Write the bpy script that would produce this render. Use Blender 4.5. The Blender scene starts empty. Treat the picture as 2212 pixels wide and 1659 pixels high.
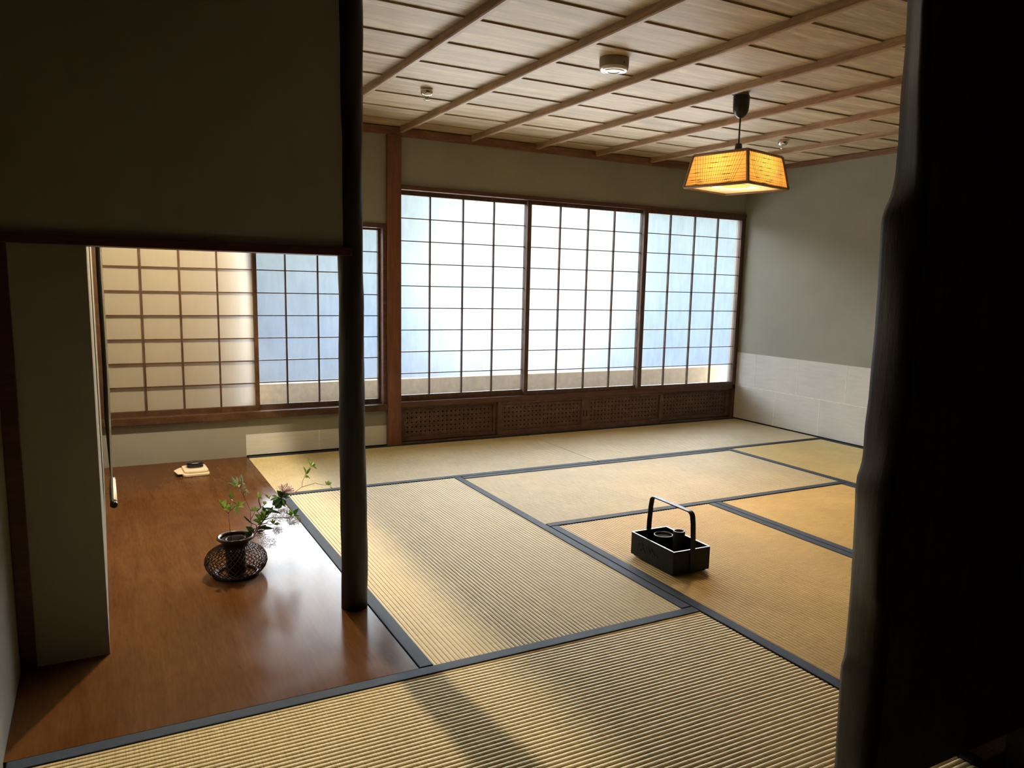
import bpy, bmesh, math, random
from mathutils import Vector, Matrix
R = random.Random(7)
PI = math.pi
SC = bpy.context.scene
COL = SC.collection

# ------------------------------------------------------------------ camera
CAM = Vector((-0.7172, -1.8860, 1.0535))
AX = Vector((0.87771440, -0.47856255, 0.02439888))
AU = Vector((0.05070388, 0.14338478, 0.98836730))
AF = Vector((0.47649401, 0.86626710, -0.15011586))
FPX, CX, CY = 1676.06, 1138.05, 867.58
cd = bpy.data.cameras.new('camera')
cam = bpy.data.objects.new('camera', cd)
COL.objects.link(cam)
m = Matrix.Identity(4)
for i in range(3):
    m[i][0], m[i][1], m[i][2], m[i][3] = AX[i], AU[i], -AF[i], CAM[i]
cam.matrix_world = m
cd.sensor_width = 36.0
cd.lens = FPX * 36.0 / 2212.0
cd.shift_x = -(CX - 1106.0) / 2212.0
cd.shift_y = (CY - 829.5) / 2212.0
cd.clip_start = 0.02
SC.camera = cam

# ------------------------------------------------------------------ view, world, lights
SC.view_settings.view_transform = 'Standard'
SC.view_settings.look = 'None'
SC.view_settings.gamma = 1.0
SC.view_settings.exposure = 0.40
SC.view_settings.use_curve_mapping = False
SC.cycles.use_denoising = True
SC.cycles.max_bounces = 12
SC.cycles.diffuse_bounces = 6
SC.cycles.glossy_bounces = 5
SC.cycles.transmission_bounces = 6
SC.cycles.sample_clamp_indirect = 6.0
SC.cycles.caustics_refractive = True
SC.cycles.caustics_reflective = False

W = bpy.data.worlds.new('daylight')
SC.world = W
W.use_nodes = True
nt = W.node_tree
nt.nodes.clear()
def wn(t, **k):
    n = nt.nodes.new(t)
    for a, b in k.items():
        setattr(n, a, b)
    return n
geo = wn('ShaderNodeNewGeometry')
# outgoing direction of the sky sample
tc = wn('ShaderNodeTexCoord')
sep = wn('ShaderNodeSeparateXYZ')
nt.links.new(tc.outputs['Generated'], sep.inputs[0])
ramp = wn('ShaderNodeValToRGB')            # sky brightness by height of the direction
mr = wn('ShaderNodeMapRange')
mr.inputs[1].default_value = -1.0
mr.inputs[2].default_value = 1.0
nt.links.new(sep.outputs['Z'], mr.inputs[0])
nt.links.new(mr.outputs[0], ramp.inputs[0])
def zpos(deg):
    return (math.sin(math.radians(deg)) + 1) / 2
SKY = [(0.0, (7.0, 6.9, 6.6)), (zpos(-32), (9.2, 9.0, 8.5)), (zpos(-15), (8.4, 8.2, 7.8)), (zpos(-10.5), (0.48, 0.60, 0.76)), (zpos(-4), (0.43, 0.63, 0.92)),
       (zpos(1), (0.52, 0.72, 0.84)), (zpos(9), (0.48, 0.62, 0.62)), (zpos(13), (26.0, 26.0, 27.5)), (zpos(19), (50.0, 54.0, 57.0)), (zpos(25), (16.0, 17.5, 18.6)),
       (zpos(36), (3.0, 3.4, 3.8)), (1.0, (2.0, 2.1, 2.2))]        # garden ground, dim horizon, low band brightened to reach the near floor, dimmed above
el = ramp.color_ramp.elements
el[0].position, el[0].color = SKY[0][0], (*SKY[0][1], 1)
el[1].position, el[1].color = SKY[-1][0], (*SKY[-1][1], 1)
for p, c in SKY[1:-1]:
    e = el.new(p)
    e.color = (*c, 1)
# bright haze low over the garden, ahead of the window
dot = wn('ShaderNodeVectorMath', operation='DOT_PRODUCT')
gd = Vector((math.sin(math.radians(32.5)), math.cos(math.radians(32.5)), 0.0)).normalized()
dot.inputs[1].default_value = gd
nt.links.new(tc.outputs['Generated'], dot.inputs[0])
hz = wn('ShaderNodeMapRange', interpolation_type='SMOOTHERSTEP')
hz.inputs[1].default_value = math.cos(math.radians(13))
hz.inputs[2].default_value = math.cos(math.radians(2))
nt.links.new(dot.outputs['Value'], hz.inputs[0])
hmul = wn('ShaderNodeMixRGB', blend_type='ADD')
hmul.inputs[0].default_value = 1.0
hcol = wn('ShaderNodeMixRGB', blend_type='MULTIPLY')
hcol.inputs[0].default_value = 1.0
hcol.inputs[2].default_value = (0.50, 0.48, 0.42, 1)
nt.links.new(hz.outputs[0], hcol.inputs[1])
shd = wn('ShaderNodeMixRGB', blend_type='MULTIPLY')
shd.inputs[0].default_value = 1.0
nt.links.new(ramp.outputs[0], shd.inputs[1])
nt.links.new(shd.outputs[0], hmul.inputs[1])
nt.links.new(hcol.outputs[0], hmul.inputs[2])
# sky dimmed towards the left to soften the board's reflection; nothing stands there
az = wn('ShaderNodeMath', operation='ARCTAN2')
nt.links.new(sep.outputs['X'], az.inputs[0])
nt.links.new(sep.outputs['Y'], az.inputs[1])
azm = wn('ShaderNodeMapRange', interpolation_type='SMOOTHSTEP')
azm.inputs[1].default_value = math.radians(6)
azm.inputs[2].default_value = math.radians(27)
azm.inputs[3].default_value = 0.42
azm.inputs[4].default_value = 1.0
nt.links.new(az.outputs[0], azm.inputs[0])
bgn = wn('ShaderNodeBackground')
bgn.inputs[1].default_value = 1.0
nt.links.new(hmul.outputs[0], bgn.inputs[0])
nt.links.new(azm.outputs[0], shd.inputs[2])
wo = wn('ShaderNodeOutputWorld')
nt.links.new(bgn.outputs[0], wo.inputs[0])

def lamp(name, kind, loc, energy, color, **k):
    d = bpy.data.lights.new(name, kind)
    d.energy = energy
    d.color = color
    for a, b in k.items():
        setattr(d, a, b)
    o = bpy.data.objects.new(name, d)
    o.location = loc
    COL.objects.link(o)
    return o
# the alcove's own downlight, hidden above its lintel
lamp('alcove_downlight', 'POINT', (-0.12, 1.72, 1.92), 125.0, (0.92, 0.735, 0.49), shadow_soft_size=0.028)

# ------------------------------------------------------------------ helpers
def s2l(c):
    c = c / 255.0
    return c / 12.92 if c <= 0.04045 else ((c + 0.055) / 1.055) ** 2.4
def rgb(r, g, b):
    return (s2l(r), s2l(g), s2l(b), 1.0)

class NB:                                    # node builder for one material
    def __init__(self, name):
        self.m = bpy.data.materials.new(name)
        self.m.use_nodes = True
        self.t = self.m.node_tree
        self.t.nodes.clear()
        self.out = self.n('ShaderNodeOutputMaterial')
    def n(self, t, **k):
        x = self.t.nodes.new(t)
        for a, b in k.items():
            setattr(x, a, b)
        return x
    def l(self, a, b):
        self.t.links.new(a, b)
    def pos(self, scale=(1, 1, 1)):
        g = self.n('ShaderNodeNewGeometry')
        mp = self.n('ShaderNodeMapping')
        mp.inputs['Scale'].default_value = scale
        self.l(g.outputs['Position'], mp.inputs[0])
        return mp.outputs[0]
    def obj(self, scale=(1, 1, 1)):
        g = self.n('ShaderNodeTexCoord')
        mp = self.n('ShaderNodeMapping')
        mp.inputs['Scale'].default_value = scale
        self.l(g.outputs['Object'], mp.inputs[0])
        return mp.outputs[0]
    def noise(self, vec, scale=1.0, detail=4.0, rough=0.55, dist=0.0):
        x = self.n('ShaderNodeTexNoise')
        x.inputs['Scale'].default_value = scale
        x.inputs['Detail'].default_value = detail
        x.inputs['Roughness'].default_value = rough
        x.inputs['Distortion'].default_value = dist
        self.l(vec, x.inputs['Vector'])
        return x.outputs['Fac']
    def ramp(self, fac, stops):
        x = self.n('ShaderNodeValToRGB')
        e = x.color_ramp.elements
        e[0].position, e[0].color = stops[0]
        e[1].position, e[1].color = stops[-1]
        for p, c in stops[1:-1]:
            y = e.new(p)
            y.color = c
        self.l(fac, x.inputs[0])
        return x.outputs[0]
    def mix(self, fac, a, b, blend='MIX'):
        x = self.n('ShaderNodeMixRGB', blend_type=blend)
        for i, v in enumerate((fac, a, b)):
            if hasattr(v, 'is_linked'):
                self.l(v, x.inputs[i])
            else:
                x.inputs[i].default_value = v
        return x.outputs[0]
    def bump(self, h, strength=0.3, dist=0.002):
        x = self.n('ShaderNodeBump')
        x.inputs['Strength'].default_value = strength
        x.inputs['Distance'].default_value = dist
        self.l(h, x.inputs['Height'])
        return x.outputs[0]
    def pbsdf(self, color, rough=0.6, spec=0.4, metal=0.0, normal=None, **k):
        p = self.n('ShaderNodeBsdfPrincipled')
        for key, v in (('Base Color', color), ('Roughness', rough), ('Specular IOR Level', spec), ('Metallic', metal)):
            if hasattr(v, 'is_linked'):
                self.l(v, p.inputs[key])
            else:
                p.inputs[key].default_value = v
        for key, v in k.items():
            key = key.replace('_', ' ')
            if hasattr(v, 'is_linked'):
                self.l(v, p.inputs[key])
            else:
                p.inputs[key].default_value = v
        if normal is not None:
            self.l(normal, p.inputs['Normal'])
        return p
    def done(self, shader):
        self.l(shader.outputs[0], self.out.inputs[0])
        return self.m

def plain(name, color, rough=0.6, spec=0.4, metal=0.0, var=0.15, vscale=30.0, bump=0.0, bscale=200.0, **k):
    b = NB(name)
    p = b.obj()
    f = b.noise(p, vscale)
    dk = tuple(c * (1 - var) for c in color[:3]) + (1,)
    lt = tuple(min(1, c * (1 + var)) for c in color[:3]) + (1,)
    col = b.ramp(f, [(0.3, dk), (0.7, lt)])
    nrm = b.bump(b.noise(p, bscale), bump, 0.001) if bump else None
    return b.done(b.pbsdf(col, rough, spec, metal, nrm, **k))

def wood(name, dark, mid, light, grain=(1, 1, 1), scale=1.0, rough=0.45, spec=0.35, plank=None, bump=0.08):
    # grain: stretch per axis (small along the fibre)
    b = NB(name)
    vec = b.pos(grain)
    if plank:                                # shift the grain from board to board
        g = b.n('ShaderNodeNewGeometry')
        s = b.n('ShaderNodeSeparateXYZ')
        b.l(g.outputs['Position'], s.inputs[0])
        def cell(axis, off, step):
            a = b.n('ShaderNodeMath', operation='SUBTRACT')
            b.l(s.outputs[axis], a.inputs[0])
            a.inputs[1].default_value = off
            d = b.n('ShaderNodeMath', operation='DIVIDE')
            b.l(a.outputs[0], d.inputs[0])
            d.inputs[1].default_value = step
            f = b.n('ShaderNodeMath', operation='FLOOR')
            b.l(d.outputs[0], f.inputs[0])
            return f.outputs[0]
        cx = b.n('ShaderNodeCombineXYZ')
        b.l(cell(1, plank[0], plank[1]), cx.inputs[1])
        wn_ = b.n('ShaderNodeTexWhiteNoise', noise_dimensions='3D')
        b.l(cx.outputs[0], wn_.inputs['Vector'])
        ad = b.n('ShaderNodeVectorMath', operation='MULTIPLY_ADD')
        b.l(wn_.outputs['Color'], ad.inputs[0])
        ad.inputs[1].default_value = (7, 7, 7)
        b.l(vec, ad.inputs[2])
        vec = ad.outputs[0]
    n1 = b.noise(vec, 9.0 * scale, 6, 0.6, 0.6)
    n2 = b.noise(vec, 60.0 * scale, 4, 0.6)
    mx = b.mix(0.35, n1, n2)
    col = b.ramp(mx, [(0.33, dark), (0.5, mid), (0.66, light)])
    if plank:
        tint = b.ramp(wn_.outputs['Value'], [(0.0, (0.80, 0.78, 0.76, 1)), (1.0, (1.12, 1.08, 1.02, 1))])
        col = b.mix(1.0, col, tint, 'MULTIPLY')
    nrm = b.bump(mx, bump, 0.002)
    return b.done(b.pbsdf(col, rough, spec, 0, nrm))

M = {}
# tatami: rush colour, with a sheen that follows the direction of the rushes
def tatami_mat(name, ribs_along_x, seed, lit_tint=(1, 1, 1)):
    b = NB(name)
    sc = (3.0, 260.0, 1) if ribs_along_x else (260.0, 3.0, 1)
    p0 = b.pos((1, 1, 1))
    off = b.n('ShaderNodeVectorMath', operation='ADD')
    b.l(p0, off.inputs[0])
    off.inputs[1].default_value = (seed * 3.1, seed * 1.7, 0)
    fib = b.n('ShaderNodeMapping')
    # single rushes lie across the ribs
    fib.inputs['Scale'].default_value = (420, 12, 1) if ribs_along_x else (12, 420, 1)
    b.l(off.outputs[0], fib.inputs[0])
    f1 = b.noise(fib.outputs[0], 1.0, 3, 0.6)
    f2 = b.noise(off.outputs[0], 3.5, 4, 0.6)
    base = b.ramp(f1, [(0.25, (0.44, 0.36, 0.17, 1)), (0.5, (0.62, 0.525, 0.27, 1)), (0.78, (0.79, 0.695, 0.40, 1))])
    patch = b.ramp(f2, [(0.3, (0.86, 0.83, 0.78, 1)), (0.7, (1.05, 1.04, 1.02, 1))])
    col = b.mix(1.0, base, patch, 'MULTIPLY')
    col = b.mix(1.0, col, (*lit_tint, 1), 'MULTIPLY')
    nrm = b.bump(f1, 0.25, 0.0006)
    d = b.pbsdf(col, 0.75, 0.0, 0, nrm)
    g = b.n('ShaderNodeBsdfAnisotropic')
    g.inputs['Color'].default_value = (1, 0.98, 0.93, 1)
    g.inputs['Roughness'].default_value = 0.48
    g.inputs['Anisotropy'].default_value = 0.5
    tg = b.n('ShaderNodeCombineXYZ')
    tg.inputs[0 if not ribs_along_x else 1].default_value = 1.0   # along the rushes
    b.l(tg.outputs[0], g.inputs['Tangent'])
    b.l(nrm, g.inputs['Normal'])
    fr = b.n('ShaderNodeFresnel')
    fr.inputs['IOR'].default_value = 1.6
    mx = b.n('ShaderNodeMixShader')
    b.l(fr.outputs[0], mx.inputs[0])
    b.l(d.outputs[0], mx.inputs[1])
    b.l(g.outputs[0], mx.inputs[2])
    return b.done(mx)
M['border'] = plain('tatami_border_cloth', rgb(43, 53, 65), 0.75, 0.2, bump=0.3, bscale=900, var=0.12, vscale=60)

# lacquered alcove board
b = NB('lacquered_board')
gv = b.pos((9.0, 0.9, 1.0))
g1 = b.noise(gv, 1.6, 6, 0.6, 1.2)
g2 = b.noise(gv, 14.0, 4, 0.6)
big = b.noise(b.pos((1, 1, 1)), 2.6, 4, 0.6)
mx = b.mix(0.4, g1, g2)
col = b.ramp(mx, [(0.3, (0.076, 0.028, 0.008, 1)), (0.5, (0.103, 0.043, 0.014, 1)), (0.7, (0.130, 0.058, 0.021, 1))])
col = b.mix(1.0, col, b.ramp(big, [(0.3, (0.80, 0.80, 0.82, 1)), (0.7, (1.15, 1.12, 1.05, 1))]), 'MULTIPLY')
scr = b.noise(b.pos((40, 5, 1)), 1.0, 3, 0.7, 2.0)
wear = b.ramp(scr, [(0.86, (0, 0, 0, 1)), (0.92, (1, 1, 1, 1))])
col = b.mix(b.mix(1.0, wear, (0.05, 0.05, 0.05, 1), 'MULTIPLY'), col, (0.32, 0.20, 0.13, 1))
rg = b.ramp(b.noise(b.pos((3, 3, 1)), 2.0, 5, 0.6), [(0.3, (0.12, 0.12, 0.12, 1)), (0.7, (0.22, 0.22, 0.22, 1))])
wob = b.n('ShaderNodeTexWave')
wob.inputs['Scale'].default_value = 6.0
wob.inputs['Distortion'].default_value = 14.0
wob.inputs['Detail'].default_value = 3.0
b.l(b.pos((1.0, 0.55, 1)), wob.inputs['Vector'])
hh = b.mix(0.12, g2, wob.outputs['Fac'])
M['board'] = b.done(b.pbsdf(col, rg, 0.045, 0, b.bump(hh, 0.03, 0.002)))

# plasters
def plaster(name, c, var=0.10):
    b = NB(name)
    p = b.pos((1, 1, 1))
    n1 = b.noise(p, 2.2, 4)
    n2 = b.noise(p, 420, 3, 0.7)
    dk = tuple(x * (1 - var) for x in c[:3]) + (1,)
    lt = tuple(x * (1 + var) for x in c[:3]) + (1,)
    col = b.ramp(b.mix(0.45, n1, n2), [(0.35, dk), (0.65, lt)])
    return b.done(b.pbsdf(col, 0.92, 0.1, 0, b.bump(n2, 0.35, 0.0012)))
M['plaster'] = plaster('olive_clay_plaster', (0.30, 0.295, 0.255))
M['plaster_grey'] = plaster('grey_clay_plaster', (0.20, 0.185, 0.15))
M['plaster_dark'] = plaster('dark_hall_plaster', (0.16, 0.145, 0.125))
# timbers
M['ceil'] = wood('ceiling_cedar', rgb(154, 136, 110), rgb(186, 170, 143), rgb(222, 210, 186), (0.22, 2.2, 2.2), 0.9, 0.5, 0.3, (0.79, 0.3065))
M['batten'] = wood('batten_cedar', rgb(140, 112, 92), rgb(172, 144, 120), rgb(198, 172, 146), (2.5, 0.25, 2.5), 1.6, 0.5, 0.3)
M['cornice'] = wood('cornice_cedar', rgb(96, 66, 50), rgb(124, 90, 70), rgb(146, 112, 90), (0.25, 0.25, 2.5), 1.6, 0.5, 0.3)
M['pillar'] = wood('pillar_cedar', rgb(88, 54, 38), rgb(112, 72, 52), rgb(134, 90, 66), (3, 3, 0.22), 1.6, 0.45, 0.35)
M['rail'] = wood('window_rail_cedar', rgb(68, 44, 36), rgb(90, 60, 48), rgb(112, 78, 62), (0.2, 3, 3), 1.8, 0.5, 0.3)
M['frame'] = wood('screen_frame_cedar', rgb(62, 46, 38), rgb(86, 64, 52), rgb(112, 86, 70), (2.0, 2.0, 0.5), 2.0, 0.55, 0.3)
M['warmframe'] = wood('alcove_screen_frame_cedar', rgb(56, 37, 25), rgb(78, 53, 36), rgb(98, 70, 48), (0.6, 2.0, 0.6), 2.0, 0.5, 0.3)
M['vent'] = wood('vent_panel_wood', rgb(74, 56, 48), rgb(96, 74, 64), rgb(118, 94, 82), (0.6, 3, 1.2), 2.2, 0.55, 0.3)
M['rosewood'] = wood('dark_red_rail', rgb(58, 28, 22), rgb(74, 38, 30), rgb(88, 48, 38), (0.25, 3, 3), 2.0, 0.45, 0.35)
M['log'] = wood('smoked_log', rgb(13, 11, 11), rgb(22, 17, 15), rgb(38, 28, 22), (9, 9, 0.8), 1.2, 0.5, 0.4, None, 0.5)
M['slab'] = wood('live_edge_wood', rgb(108, 82, 64), rgb(138, 106, 84), rgb(160, 130, 106), (6, 6, 0.5), 1.0, 0.45, 0.4, None, 0.3)
M['bark'] = wood('live_edge_bark_side', rgb(24, 16, 12), rgb(36, 24, 18), rgb(54, 37, 28), (8, 8, 0.8), 1.2, 0.35, 0.5, None, 0.5)
M['black'] = plain('black_void', (0.006, 0.005, 0.005, 1), 0.9, 0.1)
M['hall'] = plain('dark_hall_wood', (0.075, 0.055, 0.040, 1), 0.7, 0.2)
# shoji paper: fibres, part translucent, part soft see-through
def shoji(name, tint, through, diffuse, front=(0.80, 0.76, 0.68, 1)):
    b = NB(name)
    v = b.pos((26, 1, 5))
    fine = b.noise(v, 1.0, 5, 0.65)
    soft = b.noise(b.pos((1, 1, 1)), 5.0, 4, 0.6)
    col = b.ramp(b.mix(0.5, fine, soft), [(0.32, tuple(c * 0.84 for c in tint) + (1,)), (0.62, (*tint, 1))])
    tr = b.n('ShaderNodeBsdfTranslucent')
    b.l(col, tr.inputs[0])
    rf = b.n('ShaderNodeBsdfRefraction')
    rf.inputs['Roughness'].default_value = 0.25
    rf.distribution = 'BECKMANN'
    rf.inputs['IOR'].default_value = 1.12
    b.l(col, rf.inputs['Color'])
    df = b.n('ShaderNodeBsdfDiffuse')
    df.inputs[0].default_value = front
    m1 = b.n('ShaderNodeMixShader')
    m1.inputs[0].default_value = through
    b.l(tr.outputs[0], m1.inputs[1])
    b.l(rf.outputs[0], m1.inputs[2])
    m2 = b.n('ShaderNodeMixShader')
    m2.inputs[0].default_value = diffuse
    b.l(m1.outputs[0], m2.inputs[1])
    b.l(df.outputs[0], m2.inputs[2])
    return b.done(m2)
M['paper'] = shoji('shoji_paper', (0.93, 0.95, 0.95), 0.96, 0.13)
M['paper_warm'] = shoji('shoji_paper_alcove', (0.92, 0.90, 0.86), 0.30, 0.60, (0.47, 0.44, 0.36, 1))
# wainscot paper
b = NB('wainscot_paper')
n2 = b.noise(b.pos((6, 6, 60)), 1.0, 5, 0.65)
n1 = b.noise(b.pos((1, 1, 1)), 3.0)
col = b.ramp(b.mix(0.5, n1, n2), [(0.3, (0.60, 0.61, 0.60, 1)), (0.7, (0.77, 0.785, 0.78, 1))])
M['wpaper'] = b.done(b.pbsdf(col, 0.8, 0.15, 0, b.bump(n2, 0.15, 0.001)))
M['wseam'] = plain('wainscot_paper_overlap', (0.88, 0.87, 0.82, 1), 0.8, 0.15)
M['sillout'] = plain('outer_sill_paint', (0.50, 0.37, 0.21, 1), 0.8, 0.1)
M['lacq'] = plain('black_lacquer', (0.008, 0.008, 0.0085, 1), 0.48, 0.16, bump=0.12, bscale=40)
M['lacq_edge'] = plain('paler_lacquer_edge', (0.04, 0.04, 0.045, 1), 0.3, 0.5)  # paler and glossier than the black lacquer, for tray rim and pot lip
M['ceramic'] = plain('dark_blue_glaze', (0.018, 0.024, 0.032, 1), 0.22, 0.55)
M['ash'] = plain('grey_ash', (0.10, 0.10, 0.095, 1), 0.95, 0.1, bump=0.6, bscale=300)
M['bamboo'] = plain('stained_green_bamboo', (0.022, 0.026, 0.024, 1), 0.4, 0.45)
M['bambooin'] = plain('brown_bamboo_inside', (0.22, 0.085, 0.045, 1), 0.6, 0.3)
M['silver'] = plain('pale_metal', (0.85, 0.82, 0.78, 1), 0.22, 0.5, 0.9)
M['basket'] = plain('red_brown_lacquered_bamboo', (0.030, 0.008, 0.005, 1), 0.28, 0.45, var=0.3)
M['basket_in'] = plain('dark_water_tube', (0.007, 0.0035, 0.0035, 1), 0.5, 0.25)
M['stem'] = plain('brown_twig', (0.060, 0.028, 0.014, 1), 0.6, 0.3)
def leafmat(name, a, c):
    b = NB(name)
    f = b.noise(b.obj((1, 1, 1)), 45.0, 3)
    col = b.ramp(f, [(0.35, a), (0.65, c)])
    d = b.pbsdf(col, 0.42, 0.4)
    t = b.n('ShaderNodeBsdfTranslucent')
    b.l(col, t.inputs[0])
    x = b.n('ShaderNodeMixShader')
    x.inputs[0].default_value = 0.38
    b.l(d.outputs[0], x.inputs[1])
    b.l(t.outputs[0], x.inputs[2])
    return b.done(x)
M['leaf'] = leafmat('fresh_green_leaf', (0.13, 0.22, 0.03, 1), (0.26, 0.40, 0.06, 1))
M['leaf_dark'] = leafmat('dark_green_leaf', (0.018, 0.05, 0.014, 1), (0.04, 0.09, 0.022, 1))
M['leaf_grey'] = leafmat('grey_green_leaf', (0.20, 0.28, 0.16, 1), (0.36, 0.44, 0.30, 1))
M['petal'] = leafmat('pale_pink_petal', (0.66, 0.42, 0.56, 1), (0.84, 0.64, 0.76, 1))
M['fluff'] = plain('beige_seed_fluff', (0.36, 0.25, 0.15, 1), 0.8, 0.1)
M['cream'] = plain('cream_paper', (0.82, 0.72, 0.54, 1), 0.7, 0.2, var=0.06)
M['navy'] = plain('navy_black_lacquer', (0.008, 0.009, 0.018, 1), 0.18, 0.6)
M['redmark'] = plain('faded_red_painting', (0.09, 0.030, 0.032, 1), 0.3, 0.5)
M['scroll'] = plain('scroll_backing_paper', (0.34, 0.33, 0.30, 1), 0.6, 0.3)
M['scrolledge'] = plain('scroll_silk_edge', (0.80, 0.77, 0.70, 1), 0.5, 0.4)
M['ivory'] = plain('white_roller_paper', (0.70, 0.68, 0.62, 1), 0.5, 0.4)
M['blackknob'] = plain('black_roller_knob', (0.008, 0.008, 0.010, 1), 0.15, 0.6)
M['plastic'] = plain('black_plastic', (0.012, 0.012, 0.014, 1), 0.28, 0.5)
M['white'] = plain('white_plastic', (0.27, 0.24, 0.20, 1), 0.5, 0.4, var=0.04)  # white plastic, base colour darkened to stand for the shade on it
M['ring'] = plain('glossy_white_rim', (0.85, 0.87, 0.88, 1), 0.2, 0.6, 0.3, var=0.03)
M['chrome'] = plain('chrome', (0.75, 0.75, 0.76, 1), 0.12, 0.5, 1.0, var=0.03)
M['lampframe'] = plain('brown_lamp_frame', (0.34, 0.25, 0.18, 1), 0.6, 0.3)
M['thread'] = plain('lamp_thread', (0.02, 0.010, 0.003, 1), 0.8, 0.1)
# lamp paper: lit from inside by the lamp's own bulb
b = NB('amber_lamp_paper')
f = b.noise(b.obj((1, 1, 1)), 40, 4)
col = b.ramp(f, [(0.3, (0.046, 0.0250, 0.0070, 1)), (0.7, (0.055, 0.0315, 0.0095, 1))])
tr = b.n('ShaderNodeBsdfTranslucent')
b.l(col, tr.inputs[0])
df = b.n('ShaderNodeBsdfDiffuse')
df.inputs[0].default_value = (0.55, 0.42, 0.24, 1)
x = b.n('ShaderNodeMixShader')
x.inputs[0].default_value = 0.35
b.l(tr.outputs[0], x.inputs[1])
b.l(df.outputs[0], x.inputs[2])
M['lamppaper'] = b.done(x)
b = NB('cream_lamp_diffuser')
tr = b.n('ShaderNodeBsdfTranslucent')
tr.inputs[0].default_value = (0.10, 0.085, 0.065, 1)
df = b.n('ShaderNodeBsdfDiffuse')
df.inputs[0].default_value = (0.85, 0.76, 0.66, 1)
x = b.n('ShaderNodeMixShader')
x.inputs[0].default_value = 0.62
b.l(tr.outputs[0], x.inputs[1])
b.l(df.outputs[0], x.inputs[2])
M['diffuser'] = b.done(x)
M['diffuser_top'] = plain('white_lamp_cover', (0.75, 0.72, 0.66, 1), 0.7, 0.2, var=0.03)
b = NB('glowing_lamp_tube')
e = b.n('ShaderNodeEmission')
e.inputs[0].default_value = (1.0, 0.50, 0.10, 1)
e.inputs[1].default_value = 1.6
M['tube'] = b.done(e)

class MB:
    """collects shapes and links them as one mesh object"""
    def __init__(self):
        self.bm = bmesh.new()
    def poly(self, pts, faces, smooth=False):
        vs = [self.bm.verts.new(p) for p in pts]
        for f in faces:
            try:
                fc = self.bm.faces.new([vs[i] for i in f])
                fc.smooth = smooth
            except ValueError:
                pass
        return vs
    def box(self, x0, x1, y0, y1, z0, z1):
        p = [(x0, y0, z0), (x1, y0, z0), (x1, y1, z0), (x0, y1, z0), (x0, y0, z1), (x1, y0, z1), (x1, y1, z1), (x0, y1, z1)]
        self.poly(p, [(3, 2, 1, 0), (4, 5, 6, 7), (0, 1, 5, 4), (1, 2, 6, 5), (2, 3, 7, 6), (3, 0, 4, 7)])
        return self
    def tube(self, pts, r, n=6, cap=True, smooth=True):
        pts = [Vector(p) for p in pts]
        rs = r if isinstance(r, (list, tuple)) else [r] * len(pts)
        rings = []
        up = Vector((0, 0, 1))
        prev = None
        for i, p in enumerate(pts):
            d = (pts[min(i + 1, len(pts) - 1)] - pts[max(i - 1, 0)]).normalized()
            if prev is None:
                a = d.cross(up)
                if a.length < 0.1:
                    a = d.cross(Vector((1, 0, 0)))
            else:
                a = prev - d * prev.dot(d)
            a.normalize()
            prev = a
            c = d.cross(a)
            rings.append([self.bm.verts.new(p + (a * math.cos(2 * PI * k / n) + c * math.sin(2 * PI * k / n)) * rs[i]) for k in range(n)])
        for i in range(len(rings) - 1):
            for k in range(n):
                f = self.bm.faces.new((rings[i][k], rings[i][(k + 1) % n], rings[i + 1][(k + 1) % n], rings[i + 1][k]))
                f.smooth = smooth
        if cap:
            self.bm.faces.new(rings[0][::-1])
            self.bm.faces.new(rings[-1])
        return self
    def lathe(self, prof, n=32, c=(0, 0, 0), smooth=True, close=False):
        rings = []
        for r, z in prof:
            rings.append([self.bm.verts.new((c[0] + r * math.cos(2 * PI * k / n), c[1] + r * math.sin(2 * PI * k / n), c[2] + z)) for k in range(n)])
        for i in range(len(rings) - 1):
            for k in range(n):
                f = self.bm.faces.new((rings[i][k], rings[i][(k + 1) % n], rings[i + 1][(k + 1) % n], rings[i + 1][k]))
                f.smooth = smooth
        if close:
            self.bm.faces.new(rings[0][::-1])
            self.bm.faces.new(rings[-1])
        return self
    def strip(self, path, wvec, t):
        """flat band along path: half-width vector wvec, thickness vector per point"""
        pts = [Vector(p) for p in path]
        w = Vector(wvec)
        q = []
        for i, p in enumerate(pts):
            d = (pts[min(i + 1, len(pts) - 1)] - pts[max(i - 1, 0)]).normalized()
            nrm = d.cross(w).normalized() * t / 2
            q.append([self.bm.verts.new(p + a) for a in (-w - nrm, w - nrm, w + nrm, -w + nrm)])
        for i in range(len(q) - 1):
            for k in range(4):
                self.bm.faces.new((q[i][k], q[i][(k + 1) % 4], q[i + 1][(k + 1) % 4], q[i + 1][k]))
        self.bm.faces.new(q[0][::-1])
        self.bm.faces.new(q[-1])
        return self
    def build(self, name, mat, parent=None, bevel=0.0, xf=None):
        if xf is not None:
            bmesh.ops.transform(self.bm, matrix=xf, verts=self.bm.verts)
        bmesh.ops.recalc_face_normals(self.bm, faces=self.bm.faces)
        me = bpy.data.meshes.new(name)
        self.bm.to_mesh(me)
        self.bm.free()
        me.materials.append(mat)
        o = bpy.data.objects.new(name, me)
        COL.objects.link(o)
        if parent is not None:
            o.parent = parent
        if bevel:
            md = o.modifiers.new('bevel', 'BEVEL')
            md.width = bevel
            md.segments = 2
            md.limit_method = 'ANGLE'
            md.harden_normals = False
        return o

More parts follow.
